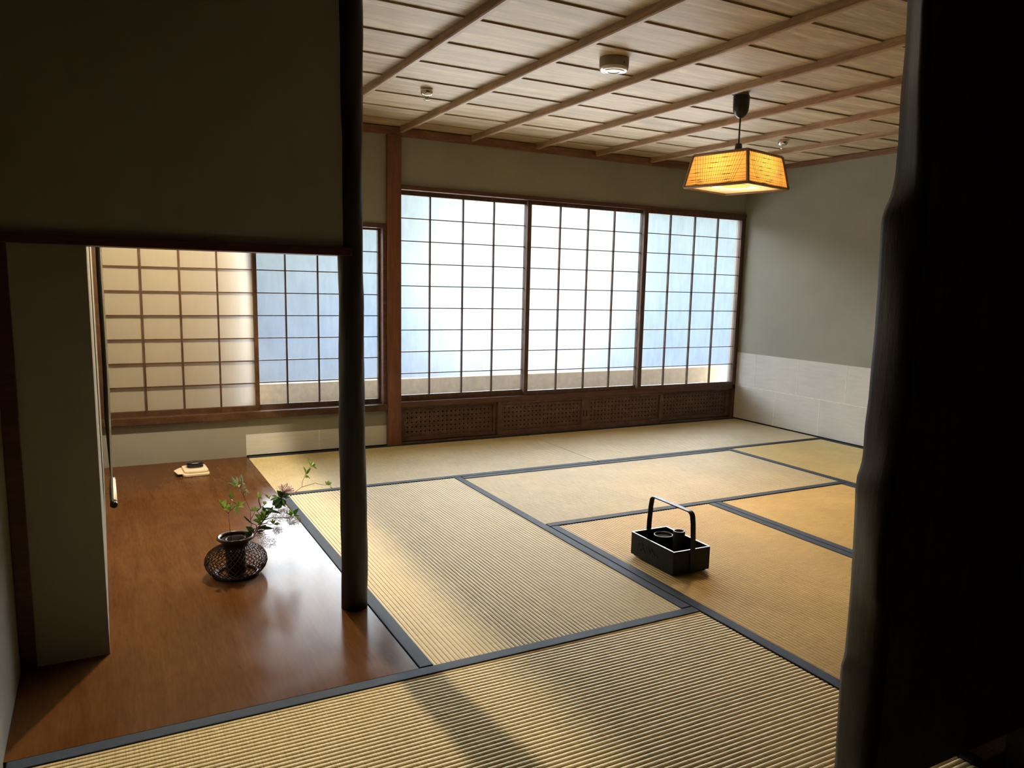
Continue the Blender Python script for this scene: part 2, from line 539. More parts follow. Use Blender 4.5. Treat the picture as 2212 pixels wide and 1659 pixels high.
def tag(o, label=None, cat=None, group=None, kind=None):
    if label: o['label'] = label
    if cat: o['category'] = cat
    if group: o['group'] = group
    if kind: o['kind'] = kind
    return o
def empty(name, loc, label, cat, group=None, rz=0.0):
    o = bpy.data.objects.new(name, None)
    o.empty_display_size = 0.05
    o.location = loc
    o.rotation_euler = (0, 0, rz)
    COL.objects.link(o)
    return tag(o, label, cat, group)
def struct(name, mb, mat, bevel=0.0):
    return tag(mb.build(name, mat, None, bevel), kind='structure')
def T(x, y, z):                              # geometry is written in room coordinates; parts sit under an empty at (x,y,z)
    return Matrix.Translation((-x, -y, -z))

# ------------------------------------------------------------------ dimensions of the room
YW = 2.850           # face of the window wall
XR = 3.832           # right wall
ZC = 1.978           # underside of the ceiling boards
XT = -0.742          # back wall of the alcove
YS = 0.455           # near face of the alcove's side wall
SEAM_X = [0.0, 0.968, 1.915, 2.880]
# ------------------------------------------------------------------ setting
struct('floor', MB().box(-1.1, 4.1, -3.2, 3.2, -0.16, -0.062), M['hall'])
struct('floor_hall', MB().box(-1.1, 3.0, -3.2, -1.014, -0.062, -0.004), M['hall'])

mb = MB()            # window wall: plaster above and below the openings
D = 0.13
mb.box(-0.95, XR + .2, YW, YW + D, 1.632, 2.30)               # above the large window; above kamoi
mb.box(-0.95, 0.862, YW, YW + D, 1.398, 1.632)
mb.box(-0.95, 0.862, YW, YW + D, -0.06, 0.232)
mb.box(-0.95, -0.742, YW, YW + D, 0.232, 1.398)
mb.box(0.862, 0.955, YW + .03, YW + D, -0.06, 1.632)
mb.box(3.80, XR + .2, YW + .03, YW + .045, -0.06, 1.632)
mb.box(0.955, XR + .2, YW + .075, YW + D, -0.06, 0.262)
mb.box(3.80, XR + .2, YW + .03, YW + .09, -0.06, 0.262)
struct('wall_far', mb, M['plaster'])
struct('wall_right', MB().box(XR, XR + .12, -1.2, YW + .045, -0.06, 2.30), M['plaster'])
struct('wall_alcove', MB().box(-0.95, XT, YS + .075, YW, -0.06, 2.30), M['plaster'])
mb = MB()
mb.box(-0.95, XT, YS, YS + .075, 0.0, 1.146)
mb.box(-0.95, -0.055, YS, YS + .075, 1.146, 2.30)
struct('wall_front', mb, M['plaster'])
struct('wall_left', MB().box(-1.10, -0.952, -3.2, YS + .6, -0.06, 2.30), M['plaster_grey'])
# hall around the camera
mb = MB()
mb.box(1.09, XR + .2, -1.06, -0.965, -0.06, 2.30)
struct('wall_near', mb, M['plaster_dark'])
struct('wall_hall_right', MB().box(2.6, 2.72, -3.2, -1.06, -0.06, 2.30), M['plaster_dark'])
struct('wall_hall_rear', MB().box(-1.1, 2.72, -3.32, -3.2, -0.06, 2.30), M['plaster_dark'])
struct('ceiling_hall', MB().box(-1.1, XR + .2, -3.32, -0.965, 2.24, 2.36), M['hall'])
struct('ceiling_alcove', MB().box(-1.1, XR + .3, -0.965, YW + .3, 2.24, 2.36), M['plaster_dark'])
# the alcove's lintel over its open side
struct('trim_1', MB().box(-0.035, 0.004, YS + .075, YW, 1.48, 2.24), M['plaster'])

# ceiling boards, lapped like clapboards
mb = MB()
P0, PS = 0.79, 0.3065
for k in range(-6, 7):
    y0 = P0 + (k) * PS
    y1 = y0 + PS
    if y0 > YW:
        continue
    y1c = min(y1, YW + .02)
    a = 0.006
    p = [(0.005, y0 + .0035, ZC), (XR + .02, y0 + .0035, ZC), (XR + .02, y1c - .001, ZC + a), (0.005, y1c - .001, ZC + a)]
    q = [(x, y, z + .012) for x, y, z in p]
    mb.poly(p + q, [(3, 2, 1, 0), (4, 5, 6, 7), (0, 1, 5, 4), (1, 2, 6, 5), (2, 3, 7, 6), (3, 0, 4, 7)])
struct('ceiling', mb, M['ceil'])
struct('ceiling_backing', MB().box(0.005, XR + .1, -1.05, YW + .05, ZC + .03, ZC + .06), M['black'])
for k in range(0, 8):
    x = 0.4775 * (k + 1) - 0.4775 + (0.0 if k else 0.012)
    if x > XR - .05 or k == 0:
        continue
    mb = MB()
    h, w = 0.031, 0.0115
    pr = [(-w, ZC + .004), (-w, ZC - h + .004), (-w + .004, ZC - h), (w - .004, ZC - h), (w, ZC - h + .004), (w, ZC + .004)]
    n = len(pr)
    pts = [(x + a, -1.05, z) for a, z in pr] + [(x + a, YW - .018, z) for a, z in pr]
    mb.poly(pts, [(i, (i + 1) % n, n + (i + 1) % n, n + i) for i in range(n)] + [tuple(range(n))[::-1], tuple(range(n, 2 * n))])
    struct('trim_%d' % (k + 1), mb, M['batten'])
struct('trim_9', MB().box(0.005, XR, YW - .022, YW, 1.928, ZC), M['cornice'], .002)       # cornice over the windows
struct('trim_10', MB().box(XR - .022, XR, -1.05, YW - .022, 1.944, ZC), M['cornice'], .002)
# window heads, sills
mb = MB()
mb.box(0.955, XR, YW - .020, YW + .085, 1.613, 1.640)
struct('trim_11', mb, M['rail'], .002)
mb = MB()
mb.box(-0.742, 0.862, YW - .012, YW + .085, 1.372, 1.400)
mb.box(0.838, 0.862, YW - .012, YW + .085, 0.27, 1.372)
struct('trim_12', mb, M['rail'], .002)
struct('trim_13', MB().box(-0.742, 0.862, YW - .034, YW + .085, 0.231, 0.272), M['warmframe'], .002)
mb = MB()
mb.box(0.952, XR, YW - .014, YW + .085, 0.243, 0.278)
struct('trim_14', mb, M['rail'], .002)
mb = MB()
mb.box(3.800, XR, YW - .014, YW + .03, 0.0, 1.613)            # slim jamb in the corner
struct('trim_15', mb, M['frame'], .002)
struct('trim_16', MB().box(-0.95, -0.048, YS - .018, YS + .09, 1.123, 1.147), M['rosewood'], .002)   # rail on the cut-out wall
struct('trim_17', MB().box(-0.952, -0.914, YS - .012, YS, 0.0, 1.123), M['rosewood'], .002)
struct('trim_18', MB().box(0.955, XR, YW - .006, YW, 0.0, 0.012), M['vent'])                # thin strip under the panels
struct('trim_19', MB().box(0.002, 0.862, YW - .006, YW, -0.004, 0.008), M['black'])
struct('trim_20', MB().box(XR - .006, XR, -0.95, YW - .006, -0.004, 0.008), M['black'])
# outside the paper: a low sill board and the shutter case behind the left screen
struct('trim_21', MB().box(0.06, 5.2, YW + .27, YW + .31, 0.10, 0.388), M['sillout'])
struct('trim_22', MB().box(-0.95, 0.055, YW + .13, YW + .17, 0.10, 1.60), M['sillout'])

# corner pillar between the two windows
def thing1(name, mb, mat, label, cat, group=None, bevel=0.0, base=None):
    o = mb.build(name, mat, None, bevel, T(*base) if base else None)
    if base:
        o.location = base
    return tag(o, label, cat, group)
thing1('wooden_pillar', MB().box(0.862, 0.952, YW - .03, YW + .03, 0.0, ZC - .045), M['pillar'],
       'square reddish cedar pillar between the small and the large paper window', 'pillar', None, .004, (0.907, YW, 0))

# dark log post at the alcove's corner
mb = MB()
rings = []
NZ, NA = 60, 28
for i in range(NZ + 1):
    z = 2.235 * i / NZ
    rr = 0.0395 + .0022 * math.sin(z * 3.1 + 1)
    ring = []
    for k in range(NA):
        a = 2 * PI * k / NA
        r = rr + .0011 * math.sin(3 * a + z * 9) + .0009 * math.sin(5 * a - z * 23) + R.uniform(-.0005, .0005)
        ring.append(((-0.0375 - .004 * math.sin(z * 1.4)) + r * math.cos(a), 0.478 + r * math.sin(a), z))
    rings.append(ring)
pts = [p for r_ in rings for p in r_]
fs = [(i * NA + k, i * NA + (k + 1) % NA, (i + 1) * NA + (k + 1) % NA, (i + 1) * NA + k) for i in range(NZ) for k in range(NA)]
fs += [tuple(range(NA))[::-1], tuple(range(NZ * NA, NZ * NA + NA))]
mb.poly(pts, fs, True)
thing1('alcove_post', mb, M['log'], 'dark smoked log post rising from the lacquered alcove board', 'post', None, 0, (-0.0375, 0.478, 0))

# live-edge slab close to the camera on the right
sil = [(1.95, .530), (1.5525, .533), (1.4779, .5382), (1.401, .5373), (1.3234, .5426), (1.2599, .5431), (1.2273, .5365), (1.2021, .5225), (1.1816, .5166), (1.1453, .518),
       (1.0633, .5232), (.9796, .526), (.9115, .5251), (.8598, .5258), (.8077, .5226), (.7548, .5245), (.7328, .5223), (.7114, .5135), (.6848, .5118), (.6485, .5153),
       (.5751, .5197), (.4818, .5239), (.4062, .5243), (.3491, .5237), (.3314, .5166), (.2925, .5175), (.2135, .5207), (.1136, .5249), (.0, .526)]
frn = [(1.95, .455), (1.5179, .4614), (1.3786, .4775), (1.1958, .5063), (1.1188, .506), (1.0008, .4982), (.8381, .5083), (.7562, .492), (.6725, .4852), (.5871, .4822),
       (.4981, .4907), (.4584, .5116), (.4031, .5167), (.3119, .5138), (.2175, .5163), (.1631, .5106), (0, .510)]
def interp(t, z):
    for (z0, a), (z1, c) in zip(t, t[1:]):
        if z1 <= z <= z0:
            return a + (c - a) * (z0 - z) / (z0 - z1)
    return t[0][1] if z > t[0][0] else t[-1][1]
root = empty('live_edge_slab', (0.75, -0.98, 0), 'big dark live-edge timber slab standing close up on the right', 'slab')
N = 170
mbf, mbe = MB(), MB()
ze = [0.0025 + 2.2325 * i / N for i in range(N + 1)]
edge = []
for z in ze:
    xb = interp(sil, z)
    xf = max(interp(frn, z), .462) + .012
    edge.append([(xb + .020, -.932, z), (xb + .004, -.938, z), (xb, -.948, z), (xb * .7 + xf * .3 - .003, -.972, z), (xb * .35 + xf * .65 - .003, -.997, z), (xf + .004, -1.014, z), (xf + .016, -1.02, z)])
ne = 7
mbe.poly([p for r_ in edge for p in r_], [(i * ne + k, i * ne + k + 1, (i + 1) * ne + k + 1, (i + 1) * ne + k) for i in range(N) for k in range(ne - 1)], True)
mbe.build('wany_edge', M['bark'], root, 0, T(.75, -.98, 0))
# front and back faces; a gap is left under the slab to the right of its foot
def zb(x):
    return 0.0 if x < 0.66 else 0.103
mbf = MB()
top = 2.235
fx = [(-1.02, 6), (-.932, 0)]
for y, idx in fx:
    for i in range(N):
        z0, z1 = ze[i], ze[i + 1]
        a, c = edge[i][idx], edge[i + 1][idx]
        mbf.poly([(a[0], y, z0), (.66, y, z0), (.66, y, z1), (c[0], y, z1)], [(0, 1, 2, 3)])
bmesh.ops.remove_doubles(mbf.bm, verts=mbf.bm.verts, dist=1e-5)
mbf.box(.66, 1.10, -1.02, -.932, 0.103, top)
mbf.build('slab_face', M['slab'], root, 0, T(.75, -.98, 0))
thing1('floor_post', MB().box(0.972, 1.24, -0.925, -0.895, 0.0, 0.60), M['pillar'], 'short brown timber post glimpsed under the near slab at bottom right', 'post', None, .002, (1.1, -.91, 0))

# ------------------------------------------------------------------ tatami
def tatami(x0, x1, y0, y1, along_x, label, seed, lit_tint=(1, 1, 1)):  # per-mat colour factor that carries part of the sheen and lamp glow
    cx, cy = (x0 + x1) / 2, (y0 + y1) / 2
    root = empty('tatami_mat', (cx, cy, -.055), label, 'floor mat', 'tatami mats of the room')
    g = 0.0012
    x0 += g; x1 -= g; y0 += g; y1 -= g
    BW = .040
    mat = tatami_mat('rush_weave', along_x, seed, lit_tint)
    mb = MB()
    mb.box(x0, x1, y0, y1, -.055, -.006)
    # woven ribs
    a0, a1 = (y0 + BW - .004, y1 - BW + .004) if along_x else (x0 + BW - .004, x1 - BW + .004)
    b0, b1 = (x0, x1) if along_x else (y0, y1)
    n = max(1, round((a1 - a0) / .0147))
    step = (a1 - a0) / n
    prof = []
    K = 8
    for i in range(n):
        for k in range(K):
            t = k / K
            prof.append((a0 + (i + t) * step, -.0042 + .0034 * math.sqrt(max(0.0, math.sin(PI * t)))))
    prof.append((a1, -.0042))
    if along_x:
        pts = [(b0, a, z) for a, z in prof] + [(b1, a, z) for a, z in prof]
    else:
        pts = [(a, b0, z) for a, z in prof] + [(a, b1, z) for a, z in prof]
    L = len(prof)
    mb.poly(pts, [(i, i + 1, L + i + 1, L + i) for i in range(L - 1)], False)
    o = mb.build('woven_rush_surface', mat, root, 0, T(cx, cy, -.055))
    for s in (0, 1):
        q = MB()
        if along_x:
            ya, yb = (y0, y0 + BW) if s == 0 else (y1 - BW, y1)
            q.box(x0, x1, ya, yb, -.050, .0022)
        else:
            xa, xb = (x0, x0 + BW) if s == 0 else (x1 - BW, x1)
            q.box(xa, xb, y0, y1, -.050, .0022)
        q.build('cloth_border', M['border'], root, .0022, T(cx, cy, -.055))
    return root
YB = -0.962
YN = -1.012          # the nearest mat runs on under the slab's foot
tatami(-.947, .968, YN, -.002, True, 'nearest tatami mat, lying across the bottom of the photo before the alcove board', 1, (1.28, 1.27, 1.24))  # colour raised to make up for the little light reaching this mat
tatami(.004, .968, 0.0, 1.905, False, 'tatami mat beside the lacquered board, between the log post and the carrying tray mat', 2, (.95, .95, 1.0))
tatami(.970, 1.915, YB, .940, False, 'tatami mat with the black carrying tray standing on it', 3, (1.12, .93, .66))  # golden factor: lamp glow and weak sheen partly put into the colour
tatami(1.917, 2.880, YB, .940, False, 'golden tatami mat right of the tray mat, partly behind the dark slab', 4, (1.12, .93, .66))
tatami(.970, 2.880, .942, 1.903, True, 'pale tatami mat in the middle of the room behind the carrying tray', 5, (1.12, 1.12, 1.08))
tatami(2.882, XR - .004, -0.01, 1.903, False, 'tatami mat along the white papered foot of the right wall', 6, (1.0, .92, .72))
tatami(.004, 1.880, 1.905, 2.846, True, 'far tatami mat under the small window and left vent panels', 7)
tatami(1.882, XR - .004, 1.905, 2.846, True, 'far tatami mat in the corner under the right half of the large window', 8)

# lacquered board
mb = MB()
mb.poly([(-.952, .001, 0), (.002, .001, 0), (.002, 2.85, 0), (XT, 2.85, 0), (XT, .46, 0), (-.952, .46, 0),
         (-.952, .001, -.06), (.002, .001, -.06), (.002, 2.85, -.06), (XT, 2.85, -.06), (XT, .46, -.06), (-.952, .46, -.06)],
        [(0, 1, 2, 3, 4, 5), (11, 10, 9, 8, 7, 6)] + [(i, (i + 1) % 6, 6 + (i + 1) % 6, 6 + i) for i in range(6)])
thing1('alcove_board', mb, M['board'], 'glossy red-brown lacquered floor board of the alcove', 'floor board', None, 0, (-.4, 1.4, -.06))

# ------------------------------------------------------------------ shoji screens
def screen(x0, x1, z0, z1, gx, rows, y, st, rt, rb, mats, label, group):
    """x0..x1, z0..z1: outer size; gx: bars; st: stile widths (left, right); rt, rb: rails"""
    cx = (x0 + x1) / 2
    root = empty('shoji_screen', (cx, y, z0), label, 'sliding paper screen', group)
    X = T(cx, y, z0)
    th = .028
    MB().box(x0, x0 + st[0], y, y + th, z0, z1).build('stile', mats[0], root, .0015, X)
    MB().box(x1 - st[1], x1, y, y + th, z0, z1).build('stile', mats[0], root, .0015, X)
    MB().box(x0 + st[0], x1 - st[1], y, y + th, z1 - rt, z1).build('top_rail', mats[0], root, 0, X)
    MB().box(x0 + st[0], x1 - st[1], y, y + th, z0, z0 + rb).build('bottom_rail', mats[0], root, 0, X)
    mb = MB()
    bw = .0042
    for x in gx:
        mb.box(x - bw, x + bw, y + .007, y + .024, z0 + rb, z1 - rt)
    zz0, zz1 = z0 + rb, z1 - rt
    for k in range(1, rows):
        z = zz0 + (zz1 - zz0) * k / rows
        mb.box(x0 + st[0], x1 - st[1], y + .009, y + .0235, z - .0028, z + .0028)
    mb.build('lattice', mats[0], root, 0, X)
    mb = MB()
    nx, nz = 40, 20
    xa, xb, za, zb_ = x0 + st[0] - .004, x1 - st[1] + .004, zz0 - .004, zz1 + .004
    pts = []
    for j in range(nz + 1):
        for i in range(nx + 1):
            u, v = i / nx, j / nz
            pts.append((xa + (xb - xa) * u, y + .0245 + .0006 * math.sin(u * 31 + v * 7) * math.sin(v * 23), za + (zb_ - za) * v))
    mb.poly(pts, [(j * (nx + 1) + i, j * (nx + 1) + i + 1, (j + 1) * (nx + 1) + i + 1, (j + 1) * (nx + 1) + i) for j in range(nz) for i in range(nx)], True)
    mb.build('paper', mats[1], root, 0, X)
    return root
GB, GS = 'screens of the large window', 'screens of the small window'
fm = (M['frame'], M['paper'])
screen(.953, 1.900, .278, 1.615, [1.176 + .0, 1.408, 1.634], 9, YW + .045, (.012, .030), .028, .036, fm, 'left paper screen of the large window, next to the reddish pillar', GB)
screen(1.868, 2.860, .278, 1.615, [2.134, 2.366, 2.592], 9, YW + .012, (.030, .030), .028, .030, fm, 'middle paper screen of the large window, between the other two', GB)
screen(2.828, 3.806, .278, 1.615, [3.080, 3.316, 3.546], 9, YW - .022, (.034, .022), .026, .028, fm, 'right paper screen of the large window, touching the corner of the room', GB)
wm = (M['warmframe'], M['paper_warm'])
screen(-.745, .088, .272, 1.372, [-.5165, -.322, -.1265], 8, YW + .012, (.022, .022), .012, .028, wm, 'warmly lit paper screen inside the alcove, left half of the small window', GS)
screen(.064, .838, .272, 1.372, [.258, .450, .640], 8, YW + .045, (.022, .014), .012, .028, fm, 'bluish daylit paper screen behind the log post, right half of the small window', GS)

# ------------------------------------------------------------------ woven vent panels under the large window
def vent(x0, x1, y, label, pull):
    cx = (x0 + x1) / 2
    root = empty('vent_panel', (cx, y, .012), label, 'vent panel', 'woven vent panels under the large window')
    X = T(cx, y, .012)
    z0, z1 = .012, .243
    fw = .030
    mb = MB()
    mb.box(x0, x0 + fw, y, y + .022, z0, z1).box(x1 - fw, x1, y, y + .022, z0, z1)
    mb.box(x0 + fw, x1 - fw, y, y + .022, z1 - .018, z1).box(x0 + fw, x1 - fw, y, y + .022, z0, z0 + .026)
    mb.build('frame', M['vent'], root, .0015, X)
    wx0, wx1, wz0, wz1 = x0 + fw, x1 - fw, z0 + .026, z1 - .018
    nx = round((wx1 - wx0) / .0315)
    nz = 6
    px, pz = (wx1 - wx0) / nx, (wz1 - wz0) / nz
    mb = MB()
    yb = y + .015
    for j in range(nz):
        z = wz0 + (j + .5) * pz
        path = [(wx0 + (wx1 - wx0) * k / (nx * 2), yb + .0016 * math.cos(PI * (k - 1) / 2 * 1.0 + PI * j) if k % 2 else yb, z) for k in range(nx * 2 + 1)]
        mb.strip(path, (0, 0, pz * .5 - .0046), .0012)
    for i in range(nx):
        x = wx0 + (i + .5) * px
        path = [(x, yb - .0016 * math.cos(PI * i + PI * (k - 1) / 2) if k % 2 else yb, wz0 + (wz1 - wz0) * k / (nz * 2)) for k in range(nz * 2 + 1)]
        mb.strip(path, (px * .5 - .0046, 0, 0), .0012)
    mb.build('woven_slats', M['vent'], root, 0, X)
    MB().box(wx0, wx1, y + .020, y + .024, wz0, wz1).build('backing', M['black'], root, 0, X)
    if pull:
        px_ = x1 - .014 if pull > 0 else x0 + .014
        MB().box(px_ - .004, px_ + .004, y - .0015, y + .002, .100, .145).build('finger_pull', M['lacq'], root, 0, X)
vent(.956, 1.668, YW + .022, 'leftmost woven vent panel, next to the reddish pillar', 0)
vent(1.660, 2.378, YW - .004, 'second woven vent panel from the pillar, with a finger pull at its right', 1)
vent(2.378, 3.094, YW - .004, 'third woven vent panel from the pillar, with a finger pull at its left', -1)
vent(3.084, 3.800, YW + .022, 'rightmost woven vent panel, touching the room corner', 0)

# ------------------------------------------------------------------ wainscot papers
root = empty('wainscot_paper', (XR - .002, 1.5, .01), 'two rows of whitish paper sheets pasted along the foot of the right wall', 'wall paper')
X = T(XR - .002, 1.5, .01)
def sheet(y0, y1, z0, z1):
    MB().box(XR - .0022, XR - .0002, y0, y1, z0, z1).build('sheet', M['wpaper'], root, 0, X)
def seam(y0, y1, z0, z1):
    MB().box(XR - .0030, XR - .0022, y0, y1, z0, z1).build('overlap_strip', M['wseam'], root, 0, X)
up = [2.836, 2.626, 2.193, 1.761, 1.33, .90, .47, .04, -.39, -.94]
lo = [2.836, 2.404, 1.972, 1.54, 1.11, .68, .25, -.18, -.61, -.94]
for a, c in zip(up, up[1:]):
    sheet(c, a, .275, .545)
for a, c in zip(lo, lo[1:]):
    sheet(c, a, .008, .275)
for a in up[1:-1]:
    seam(a - .003, a + .003, .279, .545)
for a in lo[1:-1]:
    seam(a - .003, a + .003, .008, .271)
seam(-.94, 2.836, .2715, .2785)
root = empty('wainscot_paper', (.43, YW - .002, .008), 'low strip of paper pasted under the small window, behind the log post', 'wall paper')
X = T(.43, YW - .002, .008)
MB().box(.0, .430, YW - .0022, YW - .0002, .008, .132).build('sheet', M['wpaper'], root, 0, X)
MB().box(.430, .861, YW - .0022, YW - .0002, .008, .132).build('sheet', M['wpaper'], root, 0, X)
MB().box(.427, .434, YW - .0030, YW - .0022, .008, .132).build('overlap_strip', M['wseam'], root, 0, X)

# ------------------------------------------------------------------ hanging scroll, seen edge on
root = empty('hanging_scroll', (-.712, 1.5, .20), 'hanging scroll on the alcove wall seen edge-on, with a black roller end', 'scroll')
X = T(-.712, 1.5, .20)
def sheet_x(z, y):
    t = (y - 1.305) / .42
    return -.7105 + .0072 * (z - .25) / .9 - .017 * math.sin(PI * t) * min(1.0, (z - .2) / .3) - .002 * math.sin(z * 7)
mb = MB()
zs = [.206 + (1.90 - .206) * k / 30 for k in range(31)]
ys = [1.305 + .42 * k / 12 for k in range(13)]
pts = [(sheet_x(z, y), y, z) for z in zs for y in ys]
mb.poly(pts, [(i * 13 + k, i * 13 + k + 1, (i + 1) * 13 + k + 1, (i + 1) * 13 + k) for i in range(30) for k in range(12)], True)
o = mb.build('scroll_sheet', M['scroll'], root, 0, X)
md = o.modifiers.new('thickness', 'SOLIDIFY')
md.thickness = .0012
mb = MB()
mb.strip([(sheet_x(z, 1.305) + .0006, 1.304, z) for z in zs], (.0030, 0, 0), .004)
mb.build('silk_edge', M['scrolledge'], root, 0, X)
mb = MB()
mb.tube([(-.7095, 1.335, .2015), (-.7095, 1.695, .2015)], .0125, 20)
mb.build('roller', M['ivory'], root, 0, X)
for s, y in ((-1, 1.335), (1, 1.695)):
    mb = MB()
    mb.tube([(-.7095, y, .2015), (-.7095, y + s * .018, .2015), (-.7095, y + s * .034, .2015), (-.7095, y + s * .039, .2015)], [.0122, .0128, .0134, .009], 20)
    mb.build('roller_knob', M['blackknob'], root, 0, X)
MB().tube([(-.722, 1.29, 1.90), (-.722, 1.74, 1.90)], .006, 10).build('top_rod', M['stem'], root, 0, X)
MB().tube([(-.722, 1.40, 1.905), (-.735, 1.515, 2.02), (-.722, 1.63, 1.905)], .0012, 6).build('cord', M['stem'], root, 0, X)

# ------------------------------------------------------------------ incense box on folded paper
def rounded(w, d, h, r, n=6):
    q = []
    for sx, sy, a0 in ((1, 1, 0), (-1, 1, PI / 2), (-1, -1, PI), (1, -1, 3 * PI / 2)):
        for k in range(n + 1):
            a = a0 + PI / 2 * k / n
            q.append((sx * (w / 2 - r) + r * math.cos(a), sy * (d / 2 - r) + r * math.sin(a)))
    return q
def prism(mb, outline, z0, z1, inset=0.0, cx=0, cy=0, rot=0.0):
    n = len(outline)
    ca, sa = math.cos(rot), math.sin(rot)
    levels = [(z0, 1.0 - inset * .5), (z0 + (z1 - z0) * .25, 1.0), (z0 + (z1 - z0) * .75, 1.0), (z1, 1.0 - inset)]
    pts = []
    for z, s in levels:
        for x, y in outline:
            x, y = x * s, y * s
            pts.append((cx + x * ca - y * sa, cy + x * sa + y * ca, z))
    fs = [(j * n + i, j * n + (i + 1) % n, (j + 1) * n + (i + 1) % n, (j + 1) * n + i) for j in range(3) for i in range(n)]
    fs += [tuple(range(n))[::-1], tuple(range(3 * n, 4 * n))]
    mb.poly(pts, fs, False)
FX, FY = -.318, 2.545
root = empty('folded_paper', (FX, FY, 0), 'thick folded cream paper lying on the lacquered board at the far end', 'folded paper')
mb = MB()
prism(mb, rounded(.132, .165, 1, .018), .0005, .0145, .02, FX + .004, FY, .03)
mb.build('lower_fold', M['cream'], root, .002, T(FX, FY, 0))
mb = MB()
prism(mb, rounded(.120, .148, 1, .016), .0165, .029, .03, FX + .006, FY + .006, .03)
mb.build('upper_fold', M['cream'], root, .002, T(FX, FY, 0))
mb = MB()
prism(mb, [(-.045, -.070), (.01, -.080), (.01, .080), (-.022, .074), (-.055, .02)], .0145, .0168, 0.0, FX - .042, FY + .006, .03)
mb.build('corner_fold', M['cream'], root, 0, T(FX, FY, 0))
mb = MB()
mb.strip([(FX + .060, FY - .07, .008), (FX + .069, FY - .06, .015), (FX + .064, FY - .05, .024)], (0, .01, 0), .004)
BX, BY = FX + .008, FY + .022
root = empty('incense_box', (BX, BY, .029), 'small dark navy rounded box sitting on the folded cream paper', 'box')
mb = MB()
prism(mb, rounded(.082, .066, 1, .026, 8), .0292, .042, .0, BX, BY, .03)
mb.build('box_body', M['navy'], root, .003, T(BX, BY, .029))
mb = MB()
prism(mb, rounded(.084, .068, 1, .027, 8), .0425, .0575, .05, BX, BY, .03)
o = mb.build('lid', M['navy'], root, .004, T(BX, BY, .029))
mb = MB()
for k, (x, y, r_) in enumerate(((-.018, .004, .008), (.014, .006, .010), (.0, -.012, .006))):
    mb.lathe([(0.0005, .0008), (r_, .0006), (r_ + .001, 0)], 12, (BX + x, BY + y, .0576))
mb.build('painted_flower', M['redmark'], root, 0, T(BX, BY, .029))

# ------------------------------------------------------------------ flower basket
VX, VY = -.336, .935
root = empty('basket_vase', (VX, VY, 0), 'round openwork basket vase of red-brown bamboo on the lacquered board', 'vase')
X = T(VX, VY, 0)
prof = [(.070, .004), (.088, .014), (.100, .030), (.1055, .048), (.103, .066), (.094, .082), (.078, .095), (.060, .104), (.046, .111), (.040, .117), (.0415, .123), (.050, .130)]
def pat(t):
    t = max(0.0, min(.9999, t)) * (len(prof) - 1)
    i = int(t)
    f = t - i
    return (prof[i][0] + (prof[i + 1][0] - prof[i][0]) * f, prof[i][1] + (prof[i + 1][1] - prof[i][1]) * f)
mb = MB()
NS = 36
for s in (1, -1):
    for k in range(NS):
        pts = []
        for j in range(23):
            t = j / 22
            r_, z = pat(t)
            a = 2 * PI * k / NS + s * t * 1.75
            r_ += .0006 * s
            pts.append((VX + r_ * math.cos(a), VY + r_ * math.sin(a), z))
        mb.tube(pts, .0015, 4, False)
mb.build('woven_body', M['basket'], root, 0, X)
mb = MB()
mb.lathe([(.052, .128), (.0585, .130), (.0635, .1345), (.0635, .1395), (.0585, .143), (.0535, .141), (.050, .135), (.052, .128)], 40, (VX, VY, 0))
mb.build('rim', M['basket'], root, 0, X)
mb = MB()
mb.lathe([(.066, 0.0), (.078, .002), (.080, .006), (.072, .011), (.064, .008), (.066, 0)], 40, (VX, VY, 0))
mb.build('foot_ring', M['basket'], root, 0, X)
mb = MB()
mb.lathe([(.041, .108), (.0395, .114), (.041, .1215), (.047, .128)], 40, (VX, VY, 0))
mb.build('neck_band', M['basket'], root, 0, X)
mb = MB()
mb.lathe([(.0005, .008), (.033, .008), (.0345, .012), (.0345, .132), (.0315, .132), (.0305, .118), (.0005, .117)], 32, (VX, VY, 0))
mb.build('water_tube', M['basket_in'], root, 0, X)

# ------------------------------------------------------------------ flowers; at(): a point of the arrangement at a given depth
def at(zx, zy, Y):
    px, py = 420 + zx / 5.1846, 970 + zy / 5.1846
    d = AX * ((px - CX) / FPX) - AU * ((py - CY) / FPX) + AF
    t = (Y - CAM.y) / d.y
    return CAM + d * t
def leaf(mb, p, d, L, w, up, fold=.25):
    d = d.normalized()
    side = d.cross(up)
    if side.length < .05:
        side = d.cross(Vector((1, .3, .2)))
    side.normalize()
    nrm = side.cross(d).normalized()
    rows = [(0, .05), (.2, .62), (.45, 1.0), (.72, .72), (.9, .32), (1.0, .02)]
    pts = []
    for t, ww in rows:
        c = p + d * (L * t) - nrm * (L * .16 * t * t)
        for s in (-1, 0, 1):
            pts.append(c + side * (s * w * ww * .5) + nrm * (abs(s) * w * ww * fold))
    mb.poly(pts, [(i * 3 + k, i * 3 + k + 1, (i + 1) * 3 + k + 1, (i + 1) * 3 + k) for i in range(5) for k in range(2)], True)
def leaves(mb, items, Y, jit=.012):
    """items: (base x, base y, tip x, tip y, width fraction)"""
    for it in items:
        bx, by, tx, ty, wf = it
        a = at(bx, by, Y + R.uniform(-jit, jit))
        c = at(tx, ty, Y + R.uniform(-jit, jit) * 1.6 - .004)
        d = c - a
        up = Vector((R.uniform(-.5, .5), -.8 + R.uniform(-.5, .3), .7 + R.uniform(-.3, .3)))
        leaf(mb, a, d, d.length, d.length * wf, up)
def stems(mb, paths, r=.0011):
    for p in paths:
        mb.tube([at(x, y, Y) for x, y, Y in p], [r * (1 - .45 * i / (len(p) - 1)) for i in range(len(p))], 6)
